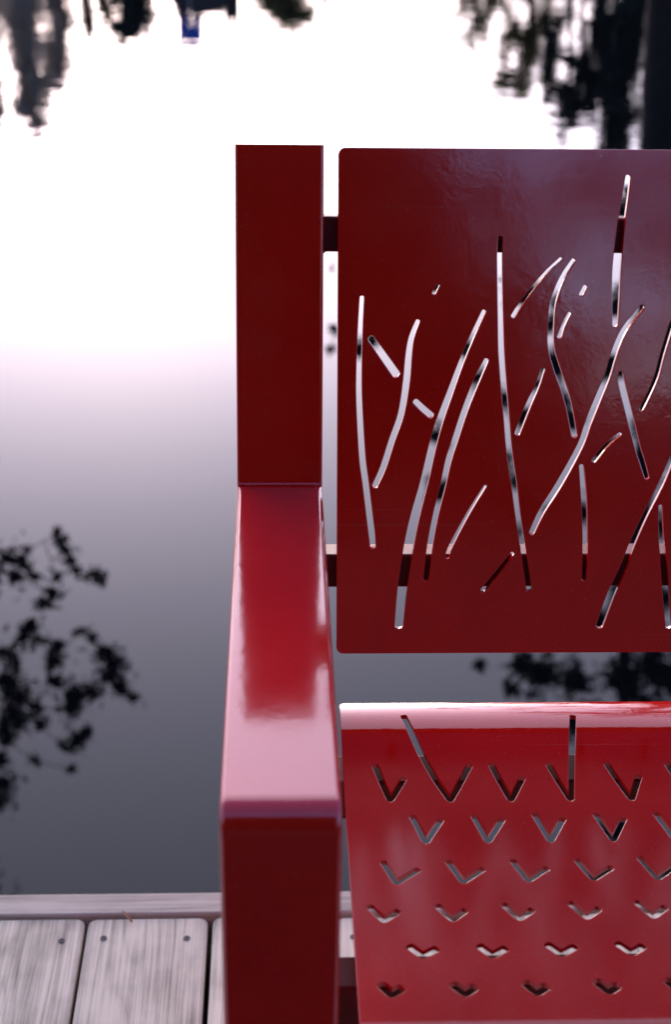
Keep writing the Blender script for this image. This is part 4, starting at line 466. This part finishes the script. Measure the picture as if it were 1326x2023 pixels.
# back panel
holes = [[(x+k*SH, y) for x, y in s] for k in range(NREP) for s in TR['slots']]
me = plate(rounded(.0452, XR, -.1376, .2523, .0055), holes, .0050, .0006)
for v in me.vertices:
    x, u, n = v.co.x, v.co.y, v.co.z
    # left edge of the sheet is a touch out of square
    if x < .052: x -= .0009*(u-.05)/.2
    v.co = P0+PU*u+PN*(.002+.0025-n)+Vector((x, 0, 0))
bm = bmesh.new(); bm.from_mesh(me); bmesh.ops.recalc_face_normals(bm, faces=bm.faces[:]); bm.to_mesh(me); bm.free()
me.polygons.foreach_set('use_smooth', [False]*len(me.polygons))
part('back_panel', me)
# seat panel
def profile():
    K = [(0, 15)]; s = .10*R(27); K.append((s, -12))
    for ds, a in ((.075, -1.0), (.09, .5), (.134, 2.0), (.05, -68), (.03, -82)): s += ds; K.append((s, a))
    S = np.linspace(0, s, 240); a = np.interp(S, [k[0] for k in K], [k[1] for k in K]); ar = np.radians(a); ds = S[1]-S[0]; md = (ar[1:]+ar[:-1])/2
    y = -np.concatenate([[0], np.cumsum(np.cos(md)*ds)]); z = np.concatenate([[0], np.cumsum(np.sin(md)*ds)])
    y = y+1.041; z = z-z[np.argmin(abs(S-(.10*R(27)+.12)))]+.430
    return S, y, z, ar
S_, PY, PZ, PA = profile()
W_ = [.0052, .0050, .0050, .0054, .0060, .0072]
def bufV(p, w):
    p = [np.array(q) for q in p]; n = len(p); Lp = []; Rp = []
    for i in range(n):
        d0 = p[i]-p[i-1] if i > 0 else p[1]-p[0]; d1 = p[i+1]-p[i] if i < n-1 else d0
        d0 = d0/np.linalg.norm(d0); d1 = d1/np.linalg.norm(d1)
        n0 = np.array([-d0[1], d0[0]]); n1 = np.array([-d1[1], d1[0]]); mm = n0+n1; mm /= np.linalg.norm(mm); k = 1/max(mm@n0, .33)
        turn = d0[0]*d1[1]-d0[1]*d1[0]
        if abs(turn) > .5 or d0@d1 < 0:
            if turn > 0: Lp.append(p[i]+mm*w/2*k); Rp += [p[i]-n0*w/2, p[i]-mm*w/2*1.02, p[i]-n1*w/2]
            else: Rp.append(p[i]-mm*w/2*k); Lp += [p[i]+n0*w/2, p[i]+mm*w/2*1.02, p[i]+n1*w/2]
        elif i in (0, n-1):
            c = 1 if i == 0 else -1
            if i == 0: Lp += [p[i]+n0*w*.28, p[i]+n0*w/2+d0*w*.22]; Rp += [p[i]-n0*w*.28, p[i]-n0*w/2+d0*w*.22]
            else: Lp += [p[i]+n0*w/2-d0*w*.22, p[i]+n0*w*.28]; Rp += [p[i]-n0*w/2-d0*w*.22, p[i]-n0*w*.28]
        else: Lp.append(p[i]+mm*w/2*k); Rp.append(p[i]-mm*w/2*k)
    return [(float(a[0]), float(a[1])) for a in Lp+Rp[::-1]]
holes = []
for r, row in enumerate(TR['V']):
    pit = SH/6; row = [[list(q) for q in v] for v in row]
    for v in row:                     # the apex was read at the outline's tip: pull the centre line up
        ap = max(q[1] for q in v)
        for q in v:
            if q[1] == ap: q[1] -= W_[r]*.55
    ax = lambda v: max(v, key=lambda q: q[1])[0]
    while len(row) < 6:
        k = len(row); src = row[0]; dx = ax(row[-1])+pit-ax(src); dy = max(q[1] for q in row[-1])-max(q[1] for q in src)
        row.append([[q[0]+dx, q[1]+dy] for q in src])
    for rep in range(NREP):
        for v in row:
            q = [(a+rep*SH, b) for a, b in v]
            if max(a for a, b in q) < XR-.004: holes.append(bufV(q, W_[r]))
me = plate(rounded(.0494, XR, .0, S_[-1], .006), holes, .0038, .0004)
bm = bmesh.new(); bm.from_mesh(me)
cuts = list(np.arange(.004, .145, .004))+list(np.arange(.15, .38, .015))+list(np.arange(.38, .45, .004))
for c in cuts:
    bmesh.ops.bisect_plane(bm, geom=bm.verts[:]+bm.edges[:]+bm.faces[:], plane_co=(0, float(c), 0), plane_no=(0, 1, 0), dist=1e-6)
bm.normal_update(); bm.to_mesh(me); bm.free()
co = np.array([v.co[:] for v in me.vertices]); pn_ = [p.normal.copy() for p in me.polygons]
ang = np.interp(co[:, 1], S_, PA); yy = np.interp(co[:, 1], S_, PY); zz = np.interp(co[:, 1], S_, PZ)
# travelling forward: T = (-cos a, sin a); outward normal Nn = (sin a, cos a)
h = co[:, 2]-.0019
new = np.stack([co[:, 0], yy+np.sin(ang)*h, zz+np.cos(ang)*h], 1)
me.vertices.foreach_set('co', new.ravel()); me.update()
# mapping (x, s, n) -> world flips handedness, so flip the faces
me.flip_normals(); me.update()
cn = [None]*len(me.loops)
for p, nf in zip(me.polygons, pn_):
    for li in p.loop_indices:
        a = ang[me.loops[li].vertex_index]
        cn[li] = (nf.x, -math.cos(a)*nf.y+math.sin(a)*nf.z, math.sin(a)*nf.y+math.cos(a)*nf.z)
me.polygons.foreach_set('use_smooth', [True]*len(me.polygons)); me.normals_split_custom_set(cn)
part('seat_panel', me).data.materials[0] = REDSEAT
# arm frames
AX0, AX1 = -.0312, .0340; AW = AX1-AX0
AR_TOP = .626; YF = .648; BR = .016
def arm_frame(xc, right=False):
    # armrest with its front bend
    path = [(1.066, AR_TOP), (1.0, AR_TOP), (.85, AR_TOP), (.72, AR_TOP), (YF+BR+.001, AR_TOP)]; nrm = [(0, 1)]*5
    for k in range(0, 11):
        a = R(90*k/10); path.append((YF+BR-BR*math.sin(a), AR_TOP-BR+BR*math.cos(a))); nrm.append((-math.sin(a), math.cos(a)))
    arm = part('armrest', sweep(path, nrm, AW, .032, .0034, 5, xc)); wn(arm)
    leg = part('front_leg', sweep([(YF, AR_TOP-BR), (YF, .3), (YF, .0)], [(-1, 0)]*3, AW, .032, .0034, 5, xc)); wn(leg)
    # back post: leans back above the arm, splays to the deck below the seat
    n_ = (-math.cos(REC), math.sin(REC)); p = lambda t: (1.057+math.sin(REC)*t, AR_TOP+math.cos(REC)*t)
    bk = [p(.2540), p(.1), p(0), p(-.1), p(-.2)]; q = p(-.2); nn = [n_]*5
    bk += [(q[0]-.002, q[1]-.03), (q[0]+.004, q[1]-.06), (1.045, .0)]; nn += [(-1, .05), (-1, -.04), (-1, -.08)]
    post = part('back_post', sweep(bk, nn, AW, .044, .0024, 4, xc)); wn(post)
    # weld seam across the joint, bead drawn uneven
    V = []; F = []; m_ = 40; g = random.Random(3)
    for i in range(m_):
        x = xc-AW/2+.001+(AW-.002)*i/(m_-1); rr = .0016+.0005*g.random()
        for k in range(6): a = k*math.pi/3; V.append((x, 1.0565+rr*math.cos(a), .6266+rr*math.sin(a)))
    for i in range(m_-1):
        for k in range(6): F.append((i*6+k, i*6+(k+1) % 6, (i+1)*6+(k+1) % 6, (i+1)*6+k))
    part('weld_seam', pydata('weld', V, F, True), arm).location = (0, 0, 0)
    # foot plate and bolt
    for fy in (YF+.016, 1.045+.02):
        ft = part('foot_plate', bm_mesh('foot', box_bm(xc-AW/2-.012, xc+AW/2+.012, fy-.03, fy+.03, .0005, .0065, .001, 1)), post if fy > 1 else leg); ft.location = (0, 0, 0)
arm_frame((AX0+AX1)/2); 
RXC = XR+.0127+AW/2; arm_frame(RXC)
# rails
X0, X1 = AX1-.002, RXC-AW/2+.002
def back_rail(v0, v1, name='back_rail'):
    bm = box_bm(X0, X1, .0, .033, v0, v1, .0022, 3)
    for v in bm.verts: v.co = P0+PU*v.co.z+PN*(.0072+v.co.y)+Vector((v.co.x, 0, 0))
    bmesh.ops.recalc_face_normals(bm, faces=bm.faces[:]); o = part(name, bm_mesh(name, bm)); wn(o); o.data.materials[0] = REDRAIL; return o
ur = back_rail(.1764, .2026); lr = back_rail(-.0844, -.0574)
for sx, xx in ((1, AX1), (-1, RXC-AW/2)):          # small gussets of weld under the rail ends
    for rail, vv in ((ur, .1764), (lr, -.0844)):
        bm = bmesh.new(); a = [bm.verts.new(P0+PU*u+PN*n+Vector((xx+sx*x, 0, 0))) for n in (.010, .036) for x, u in ((0, vv+.001), (.0032, vv+.001), (0, vv-.0018))]
        for q in ((0, 1, 2), (5, 4, 3), (0, 3, 4, 1), (1, 4, 5, 2), (2, 5, 3, 0)): bm.faces.new([a[i] for i in q])
        bmesh.ops.recalc_face_normals(bm, faces=bm.faces[:]); o = part('rail_weld', bm_mesh('gusset', bm, False), rail); o.location = (0, 0, 0)
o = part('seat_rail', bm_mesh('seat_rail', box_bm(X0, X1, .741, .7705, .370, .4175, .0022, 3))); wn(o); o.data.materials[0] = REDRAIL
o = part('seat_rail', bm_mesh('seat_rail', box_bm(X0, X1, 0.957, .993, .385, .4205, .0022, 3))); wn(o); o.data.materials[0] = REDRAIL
for xx in (AX1, RXC-AW/2):      # side bar of each frame at seat height, behind the front leg
    xa = xx-AW+.004 if xx < .5 else xx+.004
    o = part('side_bar', bm_mesh('side_bar', box_bm(xa, xa+AW-.008, YF+.031, 1.02, .372, .416, .002, 2))); wn(o)
    for by in (.755, .969):
        pass
bpy.context.view_layer.update()
